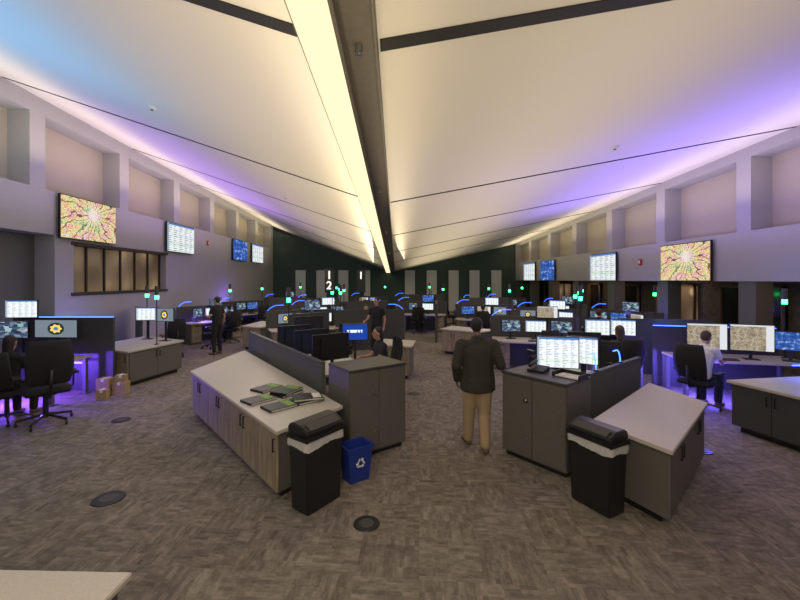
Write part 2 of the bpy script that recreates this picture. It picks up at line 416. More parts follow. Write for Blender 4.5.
# unseen warm lamps added outside the coves, grazing the recessed wall bays
area('cove_light',(-6.9,11.6,4.0),(-.75,0,.66),(0,1,0),.2,28,40,(1,.85,.62))
area('cove_light',(7.2,11.6,3.1),(.75,0,.66),(0,1,0),.2,28,34,(1,.85,.62))
# fill lamp added unseen behind the camera
area('room_fill',(-.5,-2.2,3.5),(0,.5,-.86),(1,0,0),6,1.2,390,(1,.86,.68))
def point(loc,p,col,r=.1):
    l=bpy.data.lights.new('glow','POINT'); l.energy=p; l.color=col; l.shadow_soft_size=r
    o=bpy.data.objects.new('glow_lamp',l); COL.objects.link(o); o.location=loc; o['kind']='structure'
point((-7.0,7.15,.45),190,(.18,.07,1.))
point((6.0,7.4,.45),120,(.14,.10,1.)); point((5.0,8.2,.5),70,(.14,.10,1.)); point((-6.9,14.3,1.0),32,(.25,.15,1.)); point((6.6,8.9,1.5),14,(.2,.3,1.)); point((-7.2,9.6,1.2),18,(.2,.2,1.))
point((6.4,5.9,1.05),16,(.08,.15,1.)); point((7.6,12.5,1.3),30,(.2,.15,1.)); point((-7.4,18.5,1.3),30,(.25,.12,1.))
for y in (7.5,13.2,18.9): point((9.2,y,1.9),9,(1.,.6,.3),.15)  # unseen warm lamps added to brighten the brown corridor wall
# soft ambient fill: unseen lamps added over the console floor
area('room_fill',(-3.6,13,3.0),(0,0,-1),(0,1,0),.3,14,90,(1,.86,.68)); area('room_fill',(4.2,13,3.0),(0,0,-1),(0,1,0),.3,14,90,(1,.86,.68))
# ------------------------------------------------------------------ furniture: counters & cabinets
def doors(r,p,q,n,z0,z1,m,off=.0,name='door',hm='black',handle=True,lock=False):
    p=V(p);q=V(q);L=(q-p).length; ang=math.atan2(q.y-p.y,q.x-p.x); w=L/n
    for i in range(n):
        c=p+(q-p)*((i+.5)/n)
        dd=obj(name,boxmesh('door_mesh',-w/2+.004,w/2-.004,-.022,0,z0,z1,m,.003),(c.x,c.y,0),ang,r)
        if handle:
            s=1 if i%2==0 else -1
            if lock:
                bm=bmesh.new(); cyl(bm,(s*(w/2-.08),-.045,(z0+z1)/2+.22),.032,.032,.025,20,axis='Y'); cyl(bm,(s*(w/2-.08),-.055,(z0+z1)/2+.22),.014,.014,.02,12,axis='Y')
                cyl(bm,(s*(w/2-.08),-.045,(z0+z1)/2-.25),.032,.032,.025,20,axis='Y')
                obj('handle',finish(bm,'handle',['metal']),parent=dd,label='round metal locks')
            else:
                bm=bmesh.new(); bx(bm,s*(w/2-.05)-.006,s*(w/2-.05)+.006,-.05,-.038,z1-.2,z1-.06); bx(bm,s*(w/2-.05)-.005,s*(w/2-.05)+.005,-.042,-.02,z1-.2,z1-.19); bx(bm,s*(w/2-.05)-.005,s*(w/2-.05)+.005,-.042,-.02,z1-.07,z1-.06)
                obj('handle',finish(bm,'handle',hm),parent=dd)
def counter(label,pts,z,body='cabgrey',door_edges=(),over=.03,name='counter_cabinet',cat='cabinet'):
    cx=sum(p[0] for p in pts)/len(pts); cy=sum(p[1] for p in pts)/len(pts)
    r=root(name,label,cat,(cx,cy,0)); L=[(p[0]-cx,p[1]-cy) for p in pts]
    bm=bmesh.new(); prism(bm,L,z-.04,z); obj('worktop',finish(bm,'worktop','counter',bevel=.006),parent=r)
    B=inset(L,over+.025)
    bm=bmesh.new(); prism(bm,B,.09,z-.04,0); prism(bm,inset(L,over+.09),0,.09,1); obj('body',finish(bm,'body',[body,'black']),parent=r)
    for e,n,m in door_edges:
        doors(r,B[e],B[(e+1)%len(B)],n,.10,z-.05,m)
    return r
A=(-1.17,3.95);D=(-.60,4.78);Cc=(-3.24,8.58);B=(-3.42,6.60)
counter('long low island counter with pale stone top and greige wood doors',[A,D,Cc,B],.76,'cabgrey',[(3,7,'wood')])
def tallcab(label,p0,adir,w,dep,z):
    a=V(adir).normalized(); ang=math.atan2(a.y,a.x)
    r=root('storage_cabinet',label,'cabinet',(p0[0],p0[1],0),ang)
    bm=bmesh.new(); bx(bm,.01,w-.01,.03,dep,.06,z-.03); bx(bm,.04,w-.04,.06,dep,0,.06,1)
    obj('body',finish(bm,'body',['cabgrey','black']),parent=r)
    obj('top',boxmesh('top',0,w,0,dep,z-.03,z,'cabdark',.004),parent=r)
    doors(r,(.01,.03),(w/2,.03),1,.08,z-.04,'cabgrey',lock=True)
    doors(r,(w/2,.03),(w-.01,.03),1,.08,z-.04,'cabgrey',handle=False)
    return r
tallcab('tall grey storage cabinet with two locking doors at the island end',(-.53,4.88),(.81,.58),.90,.60,1.16)
def partition(label,p,q,z0,z1,th=.06,m='panel',led=None,post=True):
    p=V((p[0],p[1]));q=V((q[0],q[1]));L=(q-p).length; ang=math.atan2(q.y-p.y,q.x-p.x)
    r=root('privacy_partition',label,'partition',(p.x,p.y,0),ang)
    n=max(1,round(L/1.2))
    for i in range(n):
        x0=L*i/n; x1=L*(i+1)/n
        obj('panel',boxmesh('panel',x0+.003,x1-.003,-th/2,th/2,z0,z1-.02,m,.004),parent=r)
    obj('cap',boxmesh('cap',0,L,-th/2-.005,th/2+.005,z1-.02,z1,'cabdark',.003),parent=r)
    if led: obj('light_strip',boxmesh('led',.02,L-.02,-.012,.012,z1,z1+.015,led,.002),parent=r,label='glowing light strip')
    return r
partition('grey fabric low partition behind the stone-topped island counter',(-.96,5.46),(-3.19,8.75),0,1.15)
P=(2.18,4.28);Q=(2.52,3.50);R=(3.97,4.90);S=(3.86,5.86)
counter('angled low island counter with pale stone top and dark grey sides',[P,Q,R,S],.76,'cabgrey',[(1,4,'cabgrey')])
tallcab('tall grey storage cabinet with two locking doors beside standing man',(1.45,5.18),(.61,-.79),.90,.60,1.10)
partition('grey fabric low partition behind the angled island counter',(2.50,4.99),(3.86,6.1),0,1.10)
def desk(label,pts,z,m='cabgrey',led=None,name='desk'):
    cx=sum(p[0] for p in pts)/len(pts); cy=sum(p[1] for p in pts)/len(pts)
    r=root(name,label,'desk',(cx,cy,0)); L=[(p[0]-cx,p[1]-cy) for p in pts]
    bm=bmesh.new(); prism(bm,L,z-.035,z); obj('worktop',finish(bm,'worktop','counter',bevel=.006),parent=r)
    I=inset(L,.08)
    for x,y in I:
        bm=bmesh.new(); bx(bm,x-.035,x+.035,y-.035,y+.035,.02,z-.035); bx(bm,x-.07,x+.07,y-.07,y+.07,0,.02)
        obj('leg',finish(bm,'leg',m),parent=r)
    return r
desk('pale desk behind the grey partition with monitors on it',[(-.79,5.85),(-.05,6.38),(-1.40,8.75),(-2.40,8.08)],.76)
desk('pale desk behind the angled island with lit monitors',[(1.98,5.80),(2.42,5.15),(3.70,6.25),(3.1,6.95)],.76)
desk('pale table corner close by on bare carpet',[(-3.0,1.2),(-1.42,1.2),(-1.37,2.06),(-3.0,2.10)],.76,name='table')
counter('corner counter with pale top, wood drawer fronts and grey side',[(-6.95,8.75),(-5.60,8.28),(-5.25,9.85),(-6.7,10.6)],.78,'cabgrey',[(0,3,'wood'),(1,2,'cabgrey')])
counter('pale topped counter with grey sides beside standing person',[(-5.0,12.9),(-4.2,12.55),(-3.95,14.1),(-4.85,14.5)],.78,'cabgrey',[(0,2,'wood'),(1,2,'cabgrey')])
counter('curved pale counter with wood drawer fronts near the walkway',[(1.5,12.2),(2.5,11.4),(3.2,11.9),(2.0,13.0)],.78,'cabgrey',[(0,3,'wood')])
counter('dark fronted counter with pale top lit by blue light',[(5.15,6.02),(5.42,4.9),(7.4,5.4),(7.2,6.35)],.76,'cabdark',[(0,2,'cabdark')])
counter('small pale topped desk unit with wood front behind tall cabinet',[(-.35,9.2),(.45,8.9),(.6,9.8),(-.2,10.1)],.78,'cabgrey',[(0,2,'wood')])
# dark dividers between the console rows
for lab,p,q,h in(('dark fabric divider between console rows',(-2.7,10.2),(-1.8,11.1),1.4),('dark fabric divider beside the curved pale counter',(1.6,14.2),(1.85,16.0),1.45),
    ('dark fabric divider near the right wall consoles',(5.6,9.7),(7.6,9.2),1.35),
    ('dark fabric divider by the left wall consoles',(-7.8,11.9),(-7.0,10.9),1.5),('dark fabric divider in the far console rows',(-1.5,15.9),(-.2,16.1),1.45),
    ('dark fabric divider in the distant rows',(3.0,17.7),(5.4,17.4),1.5),('dark fabric divider on the left rows',(-5.4,17.2),(-3.9,17.9),1.5),('dark fabric divider beside distant walkway',(.5,21.6),(2.9,21.6),1.5)):
    partition(lab,p,q,0,h,m='cabdark')
# ------------------------------------------------------------------ monitors
_mc={}
def monitor(loc,rz,w=.6,h=.35,scr='s_list',z=.0,label=None,tilt=0,stand=.16,double=False):
    key=(w,h,scr,stand)
    if key not in _mc:
        r=root('monitor','black framed computer monitor with a lit screen','monitor',loc,rz,'console monitors')
        bm=bmesh.new(); bx(bm,-w/2,w/2,-.018,.022,stand,stand+h); bx(bm,-w*.3,w*.3,.02,.05,stand+.06,stand+h-.06)
        obj('casing',finish(bm,'casing','black',bevel=.004),parent=r)
        obj('screen',boxmesh('screen',-w/2+.012,w/2-.012,-.021,-.017,stand+.014,stand+h-.012,scr,0),parent=r)
        bm=bmesh.new(); bx(bm,-.025,.025,.03,.055,.012,stand+h*.5); prism(bm,[(-.12,-.07),(.12,-.07),(.12,.10),(-.12,.10)],0,.014)
        obj('stand',finish(bm,'stand','black',bevel=.003),parent=r)
        _mc[key]=r
        if label: r['label']=label
        return r
    return clone(_mc[key],loc,rz,label or 'black framed computer monitor with a lit screen')
def tv(loc,rz,scr,label,tilt=0):
    r=root('wall_television',label,'television',loc,rz)
    w,h=1.88,1.06
    bm=bmesh.new(); bx(bm,-w/2,w/2,-.03,.03,-h/2,h/2); obj('casing',finish(bm,'casing','black',bevel=.006),parent=r)
    obj('screen',boxmesh('tvscreen',-w/2+.02,w/2-.02,-.034,-.029,-h/2+.02,h/2-.02,scr,0),parent=r)
    bm=bmesh.new(); bx(bm,-.3,.3,.03,.085,-.2,.2); obj('bracket',finish(bm,'bracket','cabdark'),parent=r)
LT=-7.91
for y,s,l in((10.2,'s_autumn','large wall television showing autumn treetops'),(14.6,'s_board','wall television showing a white status list'),(20.3,'s_blue','wall television showing a blue display'),(22.9,'s_board','wall television with pale list near the green wall')):
    tv((LT,y,3.84),pi/2,s,l)
for y,s,l in((10.95,'s_autumn','large wall television showing bright autumn treetops'),(15.2,'s_board','wall television showing a white status list'),(20.6,'s_blue','wall television showing a blue display'),(23.3,'s_board','wall television with pale list near the green wall')):
    tv((8.21,y,2.80),-pi/2,s,l)
# ------------------------------------------------------------------ chair
def make_chair(m='blackf',label='black mesh office chair on five castors'):
    r=root('office_chair',label,'chair',(0,0,0),0,'office chairs')
    for k in range(5):
        a=2*pi*k/5+.3; c,s=math.cos(a),math.sin(a)
        bm=bmesh.new(); tube(bm,[(.03*c,.03*s,.13),(.18*c,.18*s,.10),(.31*c,.31*s,.075)],.018)
        cyl(bm,(.31*c-.012,.31*s,.03),.03,.03,.024,12,axis='X'); bx(bm,.31*c-.006,.31*c+.006,.31*s-.006,.31*s+.006,.03,.08)
        obj('leg',finish(bm,'leg','black'),parent=r)
    bm=bmesh.new(); cyl(bm,(0,0,.09),.035,.03,.34,16); bx(bm,-.1,.1,-.1,.1,.40,.44); obj('column',finish(bm,'column','black'),parent=r)
    bm=bmesh.new(); prism(bm,[(-.25,-.22),(-.2,-.26),(.2,-.26),(.25,-.22),(.25,.2),(.18,.27),(-.18,.27),(-.25,.2)],.44,.52); obj('seat',finish(bm,'seat',m,True,.02,3),parent=r)
    bm=bmesh.new(); nx,nz=8,10; G=[]
    for side in(0,1):
        g=[]
        for j in range(nz+1):
            z=.58+.60*j/nz; ww=.25*(1-.25*(abs(j/nz-.45)*1.6)**2)
            row=[]
            for i in range(nx+1):
                x=(i/nx*2-1)*ww; y=-.26-.07*math.sin(j/nz*2.6)+.06*(i/nx*2-1)**2-(.035 if side else 0)-.06*(j/nz)
                row.append(bm.verts.new((x,y,z)))
            g.append(row)
        G.append(g)
    for g in G:
        for j in range(nz):
            for i in range(nx): bm.faces.new((g[j][i],g[j][i+1],g[j+1][i+1],g[j+1][i]))
    a,b=G
    for j in range(nz):
        for i in(0,nx): bm.faces.new((a[j][i],a[j+1][i],b[j+1][i],b[j][i]))
    for i in range(nx):
        for j in(0,nz): bm.faces.new((a[j][i],a[j][i+1],b[j][i+1],b[j][i]))
    obj('backrest',finish(bm,'backrest',m,True),parent=r)
    bm=bmesh.new(); tube(bm,[(0,-.05,.42),(0,-.3,.43),(0,-.36,.55),(0,-.39,.8)],.02); obj('back_support',finish(bm,'back_support','black',True),parent=r)
    for s in(-1,1):
        bm=bmesh.new(); tube(bm,[(s*.2,0,.46),(s*.3,0,.48),(s*.3,-.02,.66)],.015); bx(bm,s*.3-.04,s*.3+.04,-.14,.14,.66,.69); obj('armrest',finish(bm,'armrest','black'),parent=r)
    return r
CH=make_chair()
def chair(x,y,rz,label=None): return clone(CH,(x,y,0),rz,label or 'black mesh office chair on five castors')
CH.location=(-5.55,6.25,0); CH.rotation_euler=(0,0,math.radians(50)); CH.scale=(1.16,1.16,1.16); CH['label']='large empty black office chair beside the purple lit desk'
# ------------------------------------------------------------------ status light
def make_status():
    r=root('status_light','thin pole status light glowing green above a console','status light',(0,0,0),0,'green status lights')
    bm=bmesh.new(); cyl(bm,(0,0,0),.05,.05,.015,16); cyl(bm,(0,0,.015),.012,.012,1.05,10); obj('pole',finish(bm,'pole','black'),parent=r)
    bm=bmesh.new(); cyl(bm,(0,0,1.065),.042,.042,.09,16); obj('lamp',finish(bm,'lamp','ledgreen'),parent=r,label='glowing green lamp')
    bm=bmesh.new(); cyl(bm,(0,0,1.155),.044,.044,.22,16); obj('cap',finish(bm,'cap','cabdark'),parent=r)
    return r
ST=make_status(); _st=[0]
def status(x,y,z):
    if _st[0]==0: ST.location=(x,y,z); _st[0]=1; return ST
    return clone(ST,(x,y,z),0)
def make_kb():
    r=root('keyboard','slim black computer keyboard','keyboard',(0,0,0),0,'keyboards')
    bm=bmesh.new(); hexa(bm,-.22,.22,-.07,.07,0,0,.012,.024); obj('body',finish(bm,'body','black',bevel=.003),parent=r)
    bm=bmesh.new()
    for i in range(14):
        for j in range(4): bx(bm,-.21+i*.03,-.185+i*.03,-.06+j*.031,-.035+j*.031,.015,.026+j*.002)
    obj('keys',finish(bm,'keys','cabdark'),parent=r)
    return r
KB=make_kb(); _kb=[0]
def kb(x,y,z,rz):
    if not _kb[0]: _kb[0]=1; KB.location=(x,y,z); KB.rotation_euler=(0,0,rz); return
    clone(KB,(x,y,z),rz)
# ------------------------------------------------------------------ console
def make_console():
    r=root('dispatch_console','dispatch console desk with pale worktop, grey pedestals and lit back panel','desk',(0,0,0),0,'dispatch consoles')
    bm=bmesh.new(); prism(bm,[(-1.1,-.25),(-.75,-.45),(.75,-.45),(1.1,-.25),(1.1,.45),(-1.1,.45)],.72,.76); obj('worktop',finish(bm,'worktop','counter',bevel=.006),parent=r)
    for s in(-1,1):
        c=obj('pedestal',boxmesh('pedestal',s*.85-.2,s*.85+.2,-.2,.4,.0,.72,'cabgrey'),parent=r)
        for k in range(3):
            dd=obj('drawer',boxmesh('drawer',s*.85-.19,s*.85+.19,-.222,-.2,.06+.215*k,.26+.215*k,'wood'),parent=c)
            obj('handle',boxmesh('handle',s*.85-.07,s*.85+.07,-.24,-.222,.2+.215*k,.215+.215*k,'black'),parent=dd)
    obj('back_panel',boxmesh('back_panel',-1.15,1.15,.46,.52,0,1.32,'cabdark'),parent=r)
    obj('under_light',boxmesh('under_light',-.6,.6,.40,.43,.68,.72,'ledunder',.002),parent=r,label='blue violet glowing strip under the worktop')
    bm=bmesh.new(); tube(bm,[(-1.1,.49,1.33)]+[(-1.1+.3*k/6,.49,1.33+.16*math.sin(pi*k/12)) for k in range(1,7)]+[(-.6,.49,1.49)],.006)
    obj('light_strip',finish(bm,'light_strip','ledblue',True),parent=r,label='curved glowing blue light strip')
    return r
CON=make_console(); _c=[0]
SCR=['s_list','s_dark','s_blue','s_map','s_badge','s_dark','s_list','s_dark']
PEOPLE=[]
def station(x,y,deg,nmon=3,ppl=None,st=True,upper=0,scr=None):
    rz=math.radians(deg)
    if not _c[0]: _c[0]=1; CON.location=(x,y,0); CON.rotation_euler=(0,0,rz)
    else: clone(CON,(x,y,0),rz)
    R=Matrix.Rotation(rz,3,'Z'); O=V((x,y,0))
    def W(a,b,c): q=O+R@V((a,b,c)); return (q.x,q.y,q.z)
    offs={3:[(-.62,.10,22),(0,.18,0),(.62,.10,-22)],2:[(-.30,.18,8),(.30,.18,-8)]}[nmon]
    for i,(a,b,dg) in enumerate(offs):
        monitor(W(a,b,.76),rz+math.radians(dg),.52,.31,(scr or SCR)[(i+int(abs(x*3+y)))%len(scr or SCR)],stand=.18)
    if upper:
        monitor(W(.3,.33,.76),rz,.52,.31,SCR[(int(y)+1)%8],stand=.54)
    kb(*W(0,-.28,.76),rz)
    if ppl:
        q=W(0,-.93,0); PEOPLE.append((q[0],q[1],deg,ppl))
    else:
        q=W(random.uniform(-.15,.15),-1.0,0); chair(q[0],q[1],rz+random.uniform(-.5,.5))
    if st: status(*W(.98,.36,.76))
for a in ((-6.75,14.8,60,3,('seated person in dark shirt by the wall consoles','navy','hair',False),True,1),
          (-6.6,18.0,55,2,None,True,0),(-6.0,22.4,40,2,None,True,1),(-3.9,20.8,15,3,('seated person in maroon top at a distant console','maroon','hairb',True),True,0),
          (-1.4,23.4,0,2,None,True,0),(1.3,23.4,0,2,None,True,0),
          (-2.7,15.2,25,3,('seated person in black at a console with several monitors','blackc','hair',True),True,1),
          (-.8,13.4,190,3,('seated person in dark shirt at a centre console','navy','hair',False),True,0),
          (-2.75,12.4,25,3,('seated person in dark clothing at a mid room console','blackc','hairb',False),True,1),
          (-1.4,18.1,165,2,None,True,0),(1.3,17.6,-10,2,('seated person in navy shirt at a middle row console','navy','hairb',True),True,1),
          (3.6,15.3,-15,3,('seated person in black among the console rows','blackc','hair',False),True,1),(4.0,20.0,-60,2,None,True,0),
          (7.1,12.4,-60,3,('seated person in navy shirt facing bright monitors','navy','hairb',False),True,1),(6.9,16.4,-65,2,None,True,1),(6.0,21.3,-40,3,None,True,0),
          (3.7,10.0,-15,3,None,True,1),(5.2,13.2,-35,3,('seated person in black shirt at a right hand console','blackc','hairb',True),True,1)):
    station(*a)
# custom left near station
partition('tall dark partition with blue light strip behind the near desk',(-7.9,8.15),(-5.80,8.15),0,1.52,m='cabdark',led='ledblue')
desk('desk with purple under-glow holding stacked monitors',[(-7.9,7.05),(-6.15,7.05),(-6.15,8.0),(-7.9,8.0)],.76)
monitor((-7.42,7.62,.76),.1,.6,.34,'s_dark',stand=.40); monitor((-7.42,7.82,.76),.1,.6,.36,'s_list',stand=.78)
monitor((-6.62,7.7,.76),-.05,.88,.36,'s_badge',stand=.40)
kb(-6.9,7.35,.76,.1)
r=root('desk_light_strip','purple light strip glowing under desk edge','light strip',(-6.95,7.95,.60)); obj('strip',boxmesh('ls',-.75,.75,-.015,.015,0,.03,'ledpurple',.003),parent=r)
obj('bracket',boxmesh('lb',-.02,.02,-.01,.01,.03,.125,'black',0),parent=r)
monitor((-6.3,10.05,.78),.1,.56,.34,'s_list',stand=.48); monitor((-5.68,9.75,.78),-.1,.5,.34,'s_badge',stand=.48)
status(-6.5,10.35,.78); status(-5.55,9.2,.78)
chair(-6.1,13.2,2.2); chair(-6.5,11.6,.8)
# island left monitors (backs toward camera)
for x,y,dg in((-1.86,7.42,215),(-1.40,6.80,215),(-.98,6.25,215)):
    monitor((x,y,.76),math.radians(dg),.64,.42,'s_blue',stand=.26)
monitor((-.66,6.98,.76),math.radians(6),.46,.30,'s_login',stand=.46,label='monitor on stand showing blue screen with white writing')
monitor((-1.75,8.2,.76),math.radians(200),.6,.38,'s_dark',stand=.40)
chair(-1.3,9.7,2.7)
status(-2.2,8.3,.76)
# right island monitors
monitor((2.40,5.66,.76),math.radians(-14),.58,.46,'s_list',stand=.26,label='wide bright white display with thin black frame')
monitor((2.90,5.95,.76),math.radians(-38),.46,.42,'s_list',stand=.26)
monitor((3.10,6.30,.76),math.radians(165),.5,.40,'s_dark',stand=.30); monitor((3.45,6.42,.76),math.radians(150),.5,.34,'s_dark',stand=.2)
# right near station
desk('desk with blue glow and map monitors by seated person',[(5.6,7.5),(7.7,7.0),(7.9,7.9),(5.8,8.4)],.76)
monitor((6.25,7.75,.76),math.radians(-18),.68,.52,'s_map',stand=.16); monitor((6.96,7.55,.76),math.radians(-24),.68,.52,'s_map',stand=.16)
monitor((7.55,7.38,.76),math.radians(-40),.45,.36,'s_blue',stand=.2)
kb(6.4,7.5,.76,-.3)
partition('dark low partition with blue light strip behind map monitors',(5.7,8.55),(7.9,8.0),0,1.3,m='cabdark',led='ledblue')
monitor((4.6,8.75,.76),math.radians(-12),.52,.36,'s_list',stand=.30); monitor((5.15,8.7,.76),math.radians(-25),.5,.36,'s_list',stand=.30)
desk('pale desk with two bright list monitors',[(4.2,8.35),(5.45,8.35),(5.45,9.15),(4.2,9.15)],.76)
status(7.75,7.7,.76); status(4.35,9.0,.76)
# curved LED accent lights
def arc(loc,rz,h=.3,w=.2,z0=0):
    r=root('accent_light','curved blue glowing accent light at a console edge','accent light',loc,rz,'blue accent lights')
    bm=bmesh.new(); pts=[(w*math.cos(t),0,h*math.sin(t)) for t in [pi*k/14 for k in range(8)]]+[(-w,0,h)]
    tube(bm,pts[:8]+[(-w*.8,0,h)],.009); obj('tube',finish(bm,'tube','ledblue',True),parent=r)
    bm=bmesh.new(); cyl(bm,(w,0,0),.03,.03,.02,12); obj('base',finish(bm,'base','black'),parent=r)
arc((2.62,5.09,1.10),.6,.24,.08)
arc((3.2,5.56,1.10),.7,.2,.14)
arc((7.0,5.9,.76),.2,.3,.2); arc((6.2,5.9,.76),.1,.25,.2)
# ------------------------------------------------------------------ bins
def bin_(loc,rz,label,sc=1.0):
    r=root('trash_can',label,'trash can',loc,rz,'black trash cans'); r.scale=(sc,sc,sc)
    w,d,h=.25,.14,.72
    bm=bmesh.new()
    prism(bm,[(-w+.025,-d+.015),(w-.025,-d+.015),(w-.025,d-.015),(-w+.025,d-.015)],0,h,top=[(-w,-d),(w,-d),(w,d),(-w,d)])
    obj('body',finish(bm,'body','black',bevel=.015,seg=3),parent=r)
    bm=bmesh.new(); n=64; R0=[];R1=[];R2=[]
    for i in range(n):
        t=2*pi*(i+.5)/n; c,s=math.cos(t),math.sin(t)
        k=1/max(abs(c),abs(s)); x=c*k*(w+.01); y=s*k*(d+.01)
        j=random.uniform(-.004,.006); jj=random.uniform(-.008,.006)+.012*math.sin(3*t+loc[0])
        q=1+j/.3
        R0.append(bm.verts.new((x,y,h+.02))); R1.append(bm.verts.new((x*q,y*q,h-.035))); R2.append(bm.verts.new((x*1.0,y*1.0,h-.075+jj)))
    for i in range(n):
        j=(i+1)%n
        bm.faces.new((R0[i],R0[j],R1[j],R1[i])); bm.faces.new((R1[i],R1[j],R2[j],R2[i]))
    obj('liner',finish(bm,'liner','bag',True),parent=r,label='white plastic bin liner folded over rim')
    bm=bmesh.new(); bx(bm,-w-.02,w+.02,-d-.02,d+.02,h+.0,h+.055)
    obj('rim',finish(bm,'rim','black',bevel=.012,seg=2),parent=r)
    bm=bmesh.new()
    prof=[(-d-.005,h+.055),(d+.005,h+.055),(d+.005,h+.13),(d*.6,h+.165),(-d*.3,h+.155),(-d-.005,h+.10)]
    a=[bm.verts.new((-w-.005,y,z)) for y,z in prof]; b=[bm.verts.new((w+.005,y,z)) for y,z in prof]
    bm.faces.new(a); bm.faces.new(b[::-1])
    for i in range(6): bm.faces.new((a[i],a[(i+1)%6],b[(i+1)%6],b[i]))
    obj('lid',finish(bm,'lid','black',bevel=.012,seg=3),parent=r,label='hooded black swing lid')
    obj('flap',boxmesh('flap',-w*.8,w*.8,-.004,.004,-.045,.045,'cabdark',.002),(0,-d*.72,h+.131),parent=r,rot=(math.radians(-60),0,0))
bin_((-.78,4.03,0),math.atan2(.80,.60),'black slim trash can with white liner beside blue recycling bin')
bin_((2.09,3.98,0),math.atan2(-.80,.42),'black slim trash can with white liner against grey counter',.95)
# recycling bin
r=root('recycling_bin','small blue plastic recycling bin with white arrows symbol','recycling bin',(-.42,4.52,0),math.atan2(.58,.81))
bm=bmesh.new(); o_=[(-.12,-.09),(.12,-.09),(.12,.09),(-.12,.09)]; T_=[(-.16,-.12),(.16,-.12),(.16,.12),(-.16,.12)]
H=.40
a=[bm.verts.new((x,y,0)) for x,y in o_]; b=[bm.verts.new((x,y,H)) for x,y in T_]; c=[bm.verts.new((x*.93,y*.93,H)) for x,y in T_]; e=[bm.verts.new((x*.9,y*.9,.02)) for x,y in o_]
bm.faces.new(a[::-1]); bm.faces.new(e)
for i in range(4):
    j=(i+1)%4
    bm.faces.new((a[i],a[j],b[j],b[i])); bm.faces.new((b[i],b[j],c[j],c[i])); bm.faces.new((c[i],c[j],e[j],e[i]))
obj('body',finish(bm,'body','binblue'),parent=r)
bm=bmesh.new()
bx(bm,-.17,.17,-.132,-.118,H-.03,H+.008); bx(bm,-.17,.17,.118,.132,H-.03,H+.008); bx(bm,-.172,-.158,-.13,.13,H-.03,H+.008); bx(bm,.158,.172,-.13,.13,H-.03,H+.008)
obj('rim',finish(bm,'rim','binblue'),parent=r)
bm=bmesh.new()
for k in range(3):
    an=2*pi*k/3
    def rt(x,y): return (x*math.cos(an)-y*math.sin(an),x*math.sin(an)+y*math.cos(an))
    def add(ps):
        vs=[bm.verts.new((rt(*p)[0],0,rt(*p)[1])) for p in ps]; bm.faces.new(vs)
    add([(-.045,-.045),(.02,-.045),(.02,-.025),(-.035,-.025)]); add([(.02,-.06),(.05,-.035),(.02,-.010)])
o=obj('recycling_symbol',finish(bm,'recycling_symbol','white'),(0,-.1115,.22),parent=r,rot=(math.radians(4.5),0,0),label='white three arrow recycling symbol')
# ------------------------------------------------------------------ binders on the island counter
bk=[(-1.70,4.98,50,0),(-1.42,5.28,55,0),(-1.36,4.72,45,0),(-1.08,4.98,40,0),(-1.76,5.50,58,0),(-1.08,4.98,20,.032),(-1.42,5.28,66,.032)]
for i,(x,y,dg,zz) in enumerate(bk):
    r=root('binder',['black binder with lime green label on the stone counter','black binder with white paper sheet on the stone counter'][i%2],'book',(x,y,.76+zz),math.radians(dg),'binders on the island counter')
    bm=bmesh.new(); bx(bm,-.18,.18,-.13,.13,0,.005); bx(bm,-.18,.18,-.13,.13,.025,.031); bx(bm,-.185,-.178,-.13,.13,0,.031)
    obj('cover',finish(bm,'cover','black'),parent=r)
    obj('pages',boxmesh('pages',-.175,.172,-.12,.12,.005,.025,'paper',0),parent=r)
    obj('cover_sheet',boxmesh('lbl',.06,.16,-.11,.11,.031,.0325,'lime' if i%2==0 else 'paper',0),parent=r)
# boxes near left desk
for i,(x,y,s,h,z0) in enumerate(((-5.72,7.80,.13,.34,0),(-5.44,7.84,.12,.26,0),(-5.56,7.50,.09,.20,0),(-5.44,7.84,.09,.14,.26))):
    r=root('cardboard_box','small brown cardboard box in a tight stack on carpet','box',(x,y,z0),.1*i,'small boxes on the carpet')
    bm=bmesh.new(); bx(bm,-s,s,-s*.8,s*.8,0,h); obj('body',finish(bm,'body','card',bevel=.004),parent=r)
    bm=bmesh.new(); bx(bm,-.025,.025,-s*.8-.002,s*.8+.002,h-.05,h+.002); obj('tape',finish(bm,'tape','paper'),parent=r)
# floor outlets
for x,y,rr in((-2.98,4.10,.155),(-.24,3.68,.125),(-4.45,6.4,.14),(4.16,5.25,.13),(.45,7.9,.12)):
    r=root('floor_outlet','round dark floor outlet cover set in carpet','floor outlet',(x,y,0),0,'round floor outlets')
    bm=bmesh.new(); cyl(bm,(0,0,0),rr,rr*.96,.008,40); obj('cover',finish(bm,'cover','black'),parent=r)
    bm=bmesh.new(); cyl(bm,(0,0,.008),rr*.55,rr*.52,.004,32); obj('lid',finish(bm,'lid','cabdark'),parent=r)
# phones on tall cabinets
def phone(loc,rz,label):
    r=root('desk_phone',label,'telephone',loc,rz)
    bm=bmesh.new(); hexa(bm,-.11,.11,-.1,.1,0,0,.03,.07); obj('base',finish(bm,'base','black',bevel=.006),parent=r)
    bm=bmesh.new(); tube(bm,[(-.07,-.1,.08),(-.07,-.04,.09),(-.07,.04,.11),(-.07,.1,.12)],.022); obj('handset',finish(bm,'handset','black',True),parent=r)
phone((1.92,5.12,1.10),-.8,'black desk phone on top of the grey cabinet')
r=root('document_tray','flat black document tray on grey cabinet','tray',(2.2,4.82,1.10),-.9)
bm=bmesh.new(); bx(bm,-.17,.17,-.12,.12,0,.008); bx(bm,-.17,-.16,-.12,.12,0,.06); bx(bm,.16,.17,-.12,.12,0,.06); bx(bm,-.17,.17,.11,.12,0,.06); obj('body',finish(bm,'body','black'),parent=r)
obj('paper_stack',boxmesh('ps',-.14,.14,-.1,.1,.008,.02,'paper',0),parent=r)
